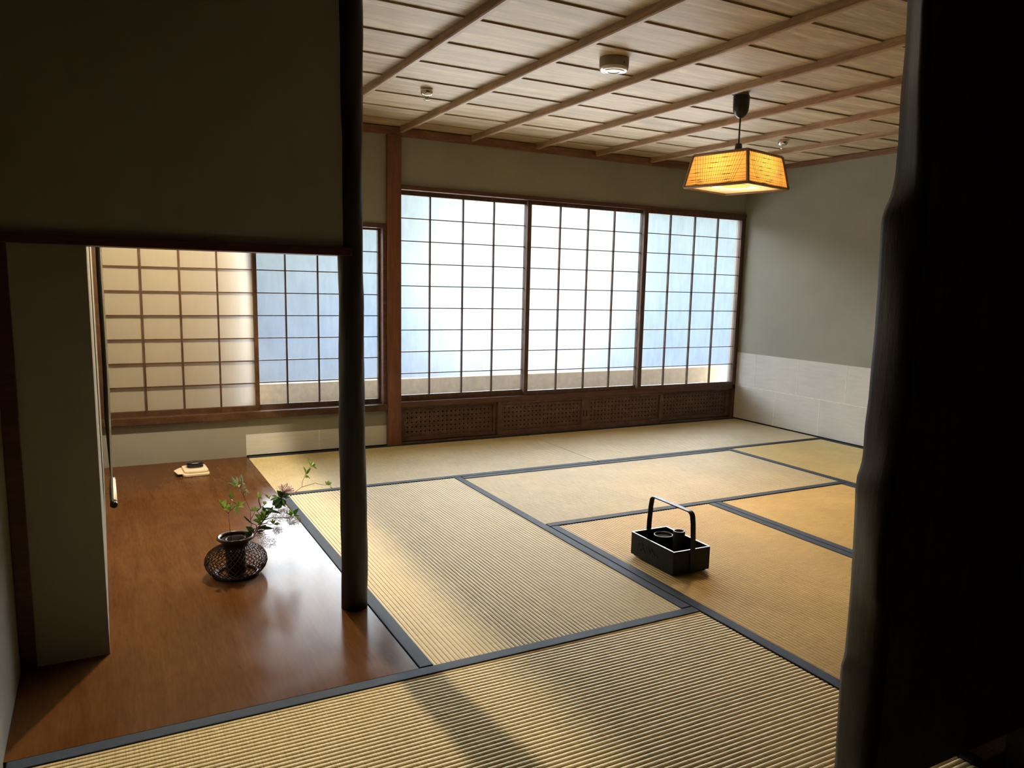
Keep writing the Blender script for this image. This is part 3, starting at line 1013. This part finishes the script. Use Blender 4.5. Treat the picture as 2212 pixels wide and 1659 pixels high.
def sprig(name, label, paths, leafsets, r=.0011, Yd=.93, extra=None):
    base = at(*paths[0][0])
    root = empty(name, base, label, 'flower stem', 'stems in the basket vase')
    X = T(*base)
    mb = MB()
    stems(mb, paths, r)
    mb.build('stem', M['stem'], root, 0, X)
    for nm, mk, items, Y in leafsets:
        mb = MB()
        leaves(mb, items, Y)
        mb.build(nm, M[mk], root, 0, X)
    return root, X
sprig('leafy_sprig', 'short leafy sprig at the left rim of the basket vase', [
    [(414, 1030, .925), (400, 915, .925), (390, 820, .925), (378, 720, .928)], [(378, 720, .928), (325, 672, .93), (302, 632, .935)], [(378, 720, .928), (398, 692, .925), (402, 640, .922), (412, 545, .92)],
    [(398, 692, .925), (440, 660, .93), (478, 635, .935)]],
    [('foliage', 'leaf', [(330, 660, 285, 560, .5), (322, 655, 345, 572, .55), (300, 640, 288, 585, .5), (360, 680, 412, 590, .4), (385, 690, 395, 615, .42), (405, 655, 392, 600, .5),
                          (410, 560, 382, 512, .5), (412, 540, 408, 462, .55), (415, 545, 442, 530, .6), (408, 560, 428, 575, .5), (352, 690, 318, 650, .4),
                          (478, 640, 440, 590, .45), (478, 640, 500, 580, .55), (480, 640, 572, 575, .34), (480, 645, 555, 640, .4), (475, 650, 468, 715, .5), (470, 645, 440, 660, .5), (482, 640, 515, 625, .5)], .928)])
sprig('leafy_sprig', 'tall sprig with grey-green leaves rising behind the basket vase', [
    [(612, 960, .95), (630, 880, .955), (640, 850, .96), (626, 790, .965), (630, 685, .97), (575, 580, .98), (540, 498, .985), (470, 428, .99), (440, 395, .99)],
    [(500, 460, .988), (525, 400, .99), (528, 340, .99)], [(540, 498, .985), (575, 470, .98)], [(626, 790, .965), (660, 740, .96), (680, 690, .955)]],
    [('foliage', 'leaf_grey', [(455, 395, 425, 312, .36), (470, 400, 478, 312, .36), (520, 365, 522, 278, .36), (540, 380, 520, 300, .34), (440, 405, 378, 380, .26), (530, 380, 578, 395, .3), (535, 400, 575, 440, .34),
                               (490, 440, 520, 472, .4), (500, 430, 512, 385, .4), (545, 420, 560, 450, .4), (570, 480, 600, 530, .4), (575, 470, 625, 490, .35), (570, 470, 610, 455, .35), (560, 480, 575, 520, .4)], .988),
     ('young_foliage', 'leaf', [(455, 420, 440, 382, .5), (470, 415, 490, 378, .4), (560, 455, 560, 500, .4), (650, 700, 690, 640, .55), (680, 690, 720, 660, .5), (640, 700, 650, 640, .4)], .98)])
sprig('leafy_branch', 'main leafy branch leaning right out of the basket vase', [
    [(640, 1000, .93), (665, 945, .935), (700, 890, .945), (740, 845, .955), (765, 800, .965), (805, 750, .975)],
    [(700, 890, .945), (690, 850, .94), (640, 830, .935), (600, 790, .93), (560, 750, .925)], [(700, 700, .97), (745, 655, .975), (785, 625, .98)], [(745, 655, .975), (722, 590, .98), (722, 530, .98)],
    [(765, 800, .965), (850, 770, .98), (960, 770, .985), (1050, 762, .985), (1095, 748, .985)], [(740, 845, .955), (800, 830, .96), (850, 850, .965), (885, 838, .97)],
    [(700, 890, .945), (640, 900, .94), (610, 935, .935)], [(690, 930, .94), (760, 925, .945), (785, 935, .945)], [(765, 800, .965), (740, 740, .965), (700, 700, .97)]],
    [('foliage', 'leaf', [(765, 800, 690, 730, .5), (750, 820, 665, 790, .5), (760, 820, 700, 850, .45), (770, 790, 780, 700, .45), (780, 780, 830, 750, .6), (770, 770, 745, 700, .4), (800, 750, 770, 660, .5), (790, 740, 840, 700, .5),
                          (785, 630, 770, 580, .5), (785, 625, 802, 575, .5), (722, 545, 712, 478, .4), (722, 545, 770, 555, .3), (722, 540, 745, 490, .4),
                          (1085, 750, 1030, 710, .35), (1085, 748, 1075, 680, .4), (1090, 745, 1110, 690, .4), (1095, 750, 1190, 745, .3), (1090, 748, 1060, 690, .4),
                          (885, 840, 870, 780, .35), (885, 840, 905, 785, .35), (890, 838, 955, 835, .35), (885, 842, 945, 850, .3), (880, 838, 850, 800, .3)], .968),
     ('dark_foliage', 'leaf_dark', [(655, 985, 600, 868, .62), (640, 1000, 520, 1000, .5), (650, 975, 560, 930, .5), (720, 890, 895, 880, .26), (700, 905, 800, 850, .3), (690, 930, 790, 905, .24), (700, 940, 770, 950, .22),
                                    (820, 690, 968, 712, .24), (800, 730, 880, 655, .36), (1110, 735, 1160, 670, .5), (780, 660, 900, 690, .3), (790, 700, 765, 650, .5), (630, 830, 560, 752, .22), (640, 1000, 480, 1015, .3)], .955)], .0019)
# flower stem
root, X = sprig('flowering_stem', 'stem with a head of slim pale pink flowers leaning right over the basket vase', [
    [(650, 1005, .93), (700, 915, .94), (770, 800, .96), (860, 710, .98), (930, 640, 1.0), (985, 545, 1.01)]],
    [('dark_foliage', 'leaf_dark', [(985, 560, 860, 620, .8), (985, 570, 900, 668, .8), (980, 560, 1010, 640, .8), (985, 545, 935, 468, .5), (985, 540, 1075, 540, .3), (985, 530, 960, 470, .5), (990, 530, 1010, 470, .5), (990, 540, 1050, 500, .4),
                                    (985, 545, 930, 520, .4), (990, 545, 1040, 560, .4), (985, 560, 940, 560, .5)], 1.008),
     ('foliage', 'leaf', [(930, 545, 850, 570, .4), (930, 540, 870, 520, .5), (840, 560, 790, 502, .35), (840, 560, 850, 505, .4), (985, 570, 1020, 640, .35)], 1.0)], .0018)
mb = MB()
for k in range(62):
    u = k / 61
    a = -PI * .98 + R.uniform(0, 1) * PI * .80 + .35
    rr = R.uniform(.55, 1.0)
    s = at(985 + R.uniform(-12, 14), 500 + R.uniform(-14, 10), 1.01)
    ex, ey = 1015 + 108 * rr * math.cos(a) * .98, 478 + 92 * rr * math.sin(a) * .95
    if k % 4 == 0:
        ex, ey = 1060 + R.uniform(0, 72), 450 + R.uniform(-10, 60)
    e = at(ex, ey, 1.01 + R.uniform(-.018, .018))
    mid = s.lerp(e, .6) + Vector((0, 0, .002))
    mb.tube([s, mid, e], [.0004, .0005, .0008], 5)
    for q in range(2):
        v = (e - s).normalized()
        t = Vector((R.uniform(-1, 1), R.uniform(-1, 1), R.uniform(-.3, 1))).normalized()
        leaf(mb, e, (v * .6 + t), .0048, .0020, Vector((0, -1, .4)))
mb.build('flower_head', M['petal'], root, 0, X)
sprig('leafy_sprig', 'thin forked twig reaching far right behind the pink flower head', [
    [(655, 1000, .935), (740, 850, .96), (860, 690, .99), (985, 580, 1.02), (1060, 540, 1.03), (1130, 480, 1.04), (1203, 425, 1.05), (1208, 370, 1.05), (1240, 292, 1.055), (1265, 250, 1.06), (1300, 200, 1.065), (1325, 170, 1.07)],
    [(1203, 425, 1.05), (1285, 402, 1.055), (1355, 380, 1.06), (1410, 398, 1.065), (1472, 405, 1.07), (1495, 395, 1.07)]],
    [('foliage', 'leaf', [(1245, 285, 1238, 200, .25), (1250, 285, 1300, 212, .36), (1255, 280, 1290, 230, .3), (1248, 290, 1260, 335, .4), (1250, 290, 1302, 335, .22), (1258, 300, 1290, 320, .2),
                          (1305, 195, 1278, 95, .2), (1305, 195, 1335, 130, .4), (1310, 195, 1365, 165, .3), (1310, 190, 1345, 180, .5), (1330, 190, 1368, 220, .25),
                          (1475, 402, 1470, 352, .35), (1480, 402, 1510, 355, .45), (1480, 400, 1535, 375, .5), (1490, 405, 1530, 400, .4), (1515, 415, 1548, 445, .25), (1485, 400, 1490, 365, .4)], 1.06)], .0011)
# fluffy seed heads
sets = [(1110, 795, 78, 420, 1.0), (965, 745, 105, 420, 1.02), (935, 905, 58, 220, .97), (830, 1040, 85, 170, .95), (1010, 668, 60, 170, 1.02), (745, 965, 55, 90, .95)]
root, X = sprig('smoke_bush_sprig', 'sprig with fluffy beige seed heads drooping over the lacquered board', [
    [(660, 995, .935), (720, 940, .945), (830, 880, .96), (930, 890, .97)], [(720, 940, .945), (800, 830, .965), (950, 760, .995), (1100, 790, 1.0)], [(720, 940, .945), (775, 985, .945), (830, 1035, .95)],
    [(800, 830, .965), (900, 740, 1.0), (1005, 672, 1.02)]], [], .0009)
for cx_, cy_, rad, cnt, Y in sets:
    mb = MB()
    for k in range(cnt):
        a = R.uniform(0, 2 * PI)
        rr = math.sqrt(R.uniform(0, 1.1)) * rad
        s = at(cx_ + rr * math.cos(a), cy_ + rr * math.sin(a) * .7, Y + R.uniform(-.014, .014))
        v = Vector((R.uniform(-1, 1), R.uniform(-1, 1), R.uniform(-1.1, .8))).normalized() * R.uniform(.006, .013)
        e = s + v
        mb.tube([s, s.lerp(e, .5) + Vector((R.uniform(-1, 1), R.uniform(-1, 1), R.uniform(-1, 1))) * .0012, e], [.00050, .00042, .00025], 3, False)
    tag(mb.build('seed_fluff', M['fluff'], root, 0, X), kind='stuff')

# ------------------------------------------------------------------ carrying tray with handle
TX, TY, TR = 1.162, .361, math.radians(-1.0)
root = empty('carrying_tray', (TX, TY, 0), 'black lacquered carrying tray with a tall arched handle on the tatami', 'tray', None, TR)
HX, HY = .0855, .1325
z0, z1, t = .010, .096, .006
mb = MB()
mb.box(-HX, HX, -HY, -HY + t, z0, z1).box(-HX, HX, HY - t, HY, z0, z1)
mb.box(-HX, -HX + t, -HY + t, HY - t, z0, z1).box(HX - t, HX, -HY + t, HY - t, z0, z1)
mb.build('tray_wall', M['lacq'], root, .0012)
MB().box(-HX + t, HX - t, -HY + t, HY - t, z0 + .002, z0 + .008).build('tray_bottom', M['lacq'], root)
mb = MB()
e2 = .0006
for a in ((-HX - e2, HX + e2, -HY - e2, -HY + t), (-HX - e2, HX + e2, HY - t, HY + e2), (-HX - e2, -HX + t, -HY + t, HY - t), (HX - t, HX + e2, -HY + t, HY - t)):
    mb.box(*a, z1 - .0004, z1 + .0016)
mb.build('rim', M['lacq_edge'], root, .0007)
MB().box(-HX + .010, HX - .010, -HY + .010, HY - .010, 0.0022, z0 + .003).build('foot', M['lacq'], root)
# handle: flat strap standing on the two short sides
path = []
rr = .022
zt = .236
yo = HY + .0022
path += [(0, -yo, z0), (0, -yo, .06), (0, -yo, .12), (0, -yo + .006, zt - rr - .02)]
for k in range(7):
    a = PI - (PI / 2) * k / 6
    path.append((0, -yo + .010 + rr + rr * math.cos(a), zt - rr + rr * math.sin(a)))
for k in range(7):
    a = PI / 2 - (PI / 2) * k / 6
    path.append((0, yo - .010 - rr + rr * math.cos(a), zt - rr + rr * math.sin(a)))
path += [(0, yo - .006, zt - rr - .02), (0, yo, .12), (0, yo, .06), (0, yo, z0)]
MB().strip(path, (.0108, 0, 0), .0044).build('handle', M['lacq'], root, .0008)
# carved wave openings on the long side
mb = MB()
for cyy, czz, r_ in ((.085, .058, .011), (.066, .064, .014), (.058, .048, .010), (.038, .056, .011), (.020, .050, .012), (.004, .060, .010), (-.012, .048, .011), (-.030, .044, .009), (.046, .040, .008), (-.002, .038, .008), (.072, .040, .008)):
    pts = []
    for k in range(10):
        a = .2 + k / 9 * PI * 1.25
        pts.append((-HX - .0002, cyy + r_ * math.cos(a), czz + r_ * math.sin(a) * .85))
    mb.tube(pts, [.0006 + .0014 * math.sin(PI * k / 9) for k in range(10)], 5, False)
mb.build('wave_carving', M['lacq'], root)
for x, y, zz in ((.026, -.108, .088), (.006, -.113, .082), (.022, -.120, .080)):
    mb = MB()
    mb.lathe([(.0005, 0), (.0036, -.0015), (.0042, -.004), (.002, -.0055), (.0016, -.03)], 12, (x, y, zz))
    mb.build('pale_stud', M['silver'], root)
# things standing in the tray
PX, PY = TX + .028, TY + .074
root = empty('ash_pot', (PX, PY, z0 + .008), 'wide dark glazed pot of grey ash inside the carrying tray', 'pot')
X = T(PX, PY, z0 + .008)
mb = MB()
mb.lathe([(.0005, .0182), (.030, .0182), (.033, .022), (.0365, .045), (.0372, .086), (.0365, .0885), (.0345, .0885), (.0338, .085), (.033, .068), (.0005, .066)], 40, (PX, PY, 0))
mb.build('pot_body', M['ceramic'], root, 0, X)
mb = MB()
mb.lathe([(.0376, .0862), (.0372, .0892), (.0345, .0892), (.0340, .0868), (.0376, .0862)], 40, (PX, PY, 0))
mb.build('pot_lip', M['lacq_edge'], root, 0, X)
mb = MB()
mb.lathe([(.0005, .080), (.012, .0805), (.024, .0795), (.0338, .078)], 32, (PX, PY, 0))
mb.build('ash', M['ash'], root, 0, X)
QX, QY = TX + .054, TY + .012
root = empty('bamboo_tube', (QX, QY, z0 + .008), 'slim upright bamboo tube next to the ash pot in the tray', 'tube')
X = T(QX, QY, z0 + .008)
mb = MB()
mb.lathe([(.0005, .0182), (.0225, .0182), (.0232, .022), (.0232, .116), (.0225, .1185), (.0185, .1185), (.018, .117), (.0178, .100)], 32, (QX, QY, 0))
mb.build('tube_wall', M['bamboo'], root, 0, X)
mb = MB()
mb.lathe([(.0179, .116), (.0176, .100), (.0005, .099)], 32, (QX, QY, 0))
mb.build('tube_inside', M['bambooin'], root, 0, X)

# ------------------------------------------------------------------ pendant lamp
LX, LY = 2.035, 1.055
RZ = math.radians(13.5)
root = empty('pendant_lamp', (LX, LY, 1.538), 'lit square amber paper pendant lamp hanging from a black ceiling cup', 'lamp', None, RZ)
zb_, zt_ = .0, .150
hb, ht = .1775, .150
def cor(h, z):
    return [Vector((-h, -h, z)), Vector((h, -h, z)), Vector((h, h, z)), Vector((-h, h, z))]
cb, ct = cor(hb, zb_), cor(ht, zt_)
mb = MB()
for i in range(4):
    j = (i + 1) % 4
    mb.tube([cb[i], ct[i]], .0082, 4)
    mb.tube([cb[i], cb[j]], .0070, 4)
    mb.tube([ct[i], ct[j]], .0070, 4)
for i in (0, 1):
    mb.tube([ct[i], ct[i + 2]], .004, 4)
mb.build('shade_frame', M['lampframe'], root)
mbl = []
for i in range(4):
    j = (i + 1) % 4
    mb = MB()
    a, c, d, e = cb[i], cb[j], ct[j], ct[i]
    mb.poly([a, c, d, e], [(0, 1, 2, 3)])
    mb.build('paper_panel', M['lamppaper'], root)
    nrm = (c - a).cross(e - a).normalized()
    def pt(u, v):
        return (a * (1 - u) + c * u) * (1 - v) + (e * (1 - u) + d * u) * v + nrm * .0006
    mb = MB()
    for k in range(19):
        f = k / 18
        u1, u0 = .03 + .95 * f, (.20 + .56 * f) if i % 2 == 1 else (.24 + .60 * f)
        mb.tube([pt(u0, .03), pt(u1, .97)], .00065, 4, False)
    for v in (.06, .13, .20, .31, .43, .55, .70, .84):
        v2 = v + R.uniform(-.015, .015)
        mb.tube([pt(.03, v), pt(.97, v2)], .0006, 4, False)
        for q in range(2):
            u = R.uniform(.05, .8)
            mb.tube([pt(u, v + (v2 - v) * u), pt(u + .06, v + (v2 - v) * (u + .06)), pt(u + .13, v + (v2 - v) * (u + .13))], [.0006, .0017, .0006], 4, False)
    mb.build('thread_pattern', M['thread'], root)
# bottom: cream diffuser with a square opening
mb = MB()
ho = .088
o4 = cor(hb - .004, .003)
i4 = cor(ho, .006)
mb.poly(o4 + i4, [(k, (k + 1) % 4, 4 + (k + 1) % 4, 4 + k) for k in range(4)])
mb.build('diffuser', M['diffuser'], root)
mb = MB()
for k in range(4):
    mb.tube([i4[k], i4[(k + 1) % 4]], .0012, 4)
mb.build('opening_trim', M['lampframe'], root)
mb = MB()
pts = [(.062 * math.cos(2 * PI * k / 40), .062 * math.sin(2 * PI * k / 40), .020) for k in range(41)]
mb.tube(pts, .011, 10, False)
mb.build('ring_tube', M['tube'], root)
mb = MB()
it = cor(ht - .006, .143)
mb.poly(it, [(0, 1, 2, 3)])
mb.build('top_cover', M['diffuser_top'], root)
# socket, cord, cup
mb = MB()
mb.lathe([(.0005, .146), (.026, .146), (.026, .151), (.020, .153), (.0165, .205), (.0150, .210), (.004, .212)], 24)
mb.build('socket', M['plastic'], root)
MB().tube([(-.024, -.004, .160), (-.030, -.006, .172), (-.024, -.004, .184)], .006, 8).build('switch', M['plastic'], root)
CUPB = ZC - 1.538
MB().tube([(0, 0, .208), (0, 0, CUPB - .105)], .0042, 10).build('cord', M['plastic'], root)
mb = MB()
mb.lathe([(.0005, CUPB - .112), (.012, CUPB - .110), (.026, CUPB - .098), (.036, CUPB - .080), (.0385, CUPB - .060), (.0395, CUPB - .012), (.0380, CUPB - .0085)], 32)
mb.build('ceiling_cup', M['plastic'], root)
mb = MB()
mb.lathe([(.034, CUPB - .010), (.034, CUPB + .002)], 24, (0, 0, 0), True, True)
mb.build('ceiling_socket', M['white'], root)
lb = lamp('lamp_bulb', 'POINT', (LX, LY, 1.538 + .075), 50.0, (1.0, 0.66, 0.33), shadow_soft_size=0.045)

# ------------------------------------------------------------------ ceiling fittings
DX, DY = 1.195, .915
root = empty('smoke_detector', (DX, DY, ZC), 'round smoke detector on the ceiling boards between two battens', 'smoke detector')
X = T(DX, DY, ZC)
mb = MB()
mb.lathe([(.0005, .003), (.060, .003), (.0615, -.004), (.0605, -.034), (.058, -.038)], 48, (DX, DY, ZC))
mb.build('housing', M['white'], root, 0, X)
mb = MB()
mb.lathe([(.059, -.036), (.0595, -.040), (.055, -.047), (.050, -.049), (.046, -.046), (.044, -.049), (.030, -.052), (.026, -.050)], 48, (DX, DY, ZC))
mb.build('sensor_ring', M['ring'], root, 0, X)
mb = MB()
mb.lathe([(.0005, -.049), (.027, -.049)], 32, (DX, DY, ZC))
mb.build('sensor_grille', M['plastic'], root, 0, X)
mb = MB()
mb.lathe([(.0005, -.001), (.0028, -.001), (.0028, .004)], 12, (DX + .008, DY - .0605, ZC - .026))
mb.build('indicator', M['blackknob'], root, 0, X)
def sprinkler(x, y, label):
    root = empty('fire_sprinkler', (x, y, ZC), label, 'sprinkler', 'sprinklers on the ceiling')
    X = T(x, y, ZC)
    MB().lathe([(.0005, .003), (.030, .003), (.031, -.004), (.029, -.018), (.024, -.026), (.012, -.029), (.0005, -.029)], 32, (x, y, ZC)).build('cup', M['chrome'], root, 0, X)
    mb = MB()
    for k in range(2):
        a = PI * k + .4
        mb.tube([(x + .012 * math.cos(a), y + .012 * math.sin(a), ZC - .027), (x + .014 * math.cos(a), y + .014 * math.sin(a), ZC - .038), (x + .004 * math.cos(a), y + .004 * math.sin(a), ZC - .046)], .0022, 8)
    mb.build('yoke', M['chrome'], root, 0, X)
    MB().lathe([(.0005, -.045), (.015, -.046), (.0155, -.049), (.0005, -.0505)], 24, (x, y, ZC)).build('deflector', M['chrome'], root, 0, X)
sprinkler(.735, 1.845, 'chrome fire sprinkler on the ceiling at left, near the log post')
sprinkler(3.085, 1.785, 'chrome fire sprinkler on the ceiling at right, behind the pendant lamp')
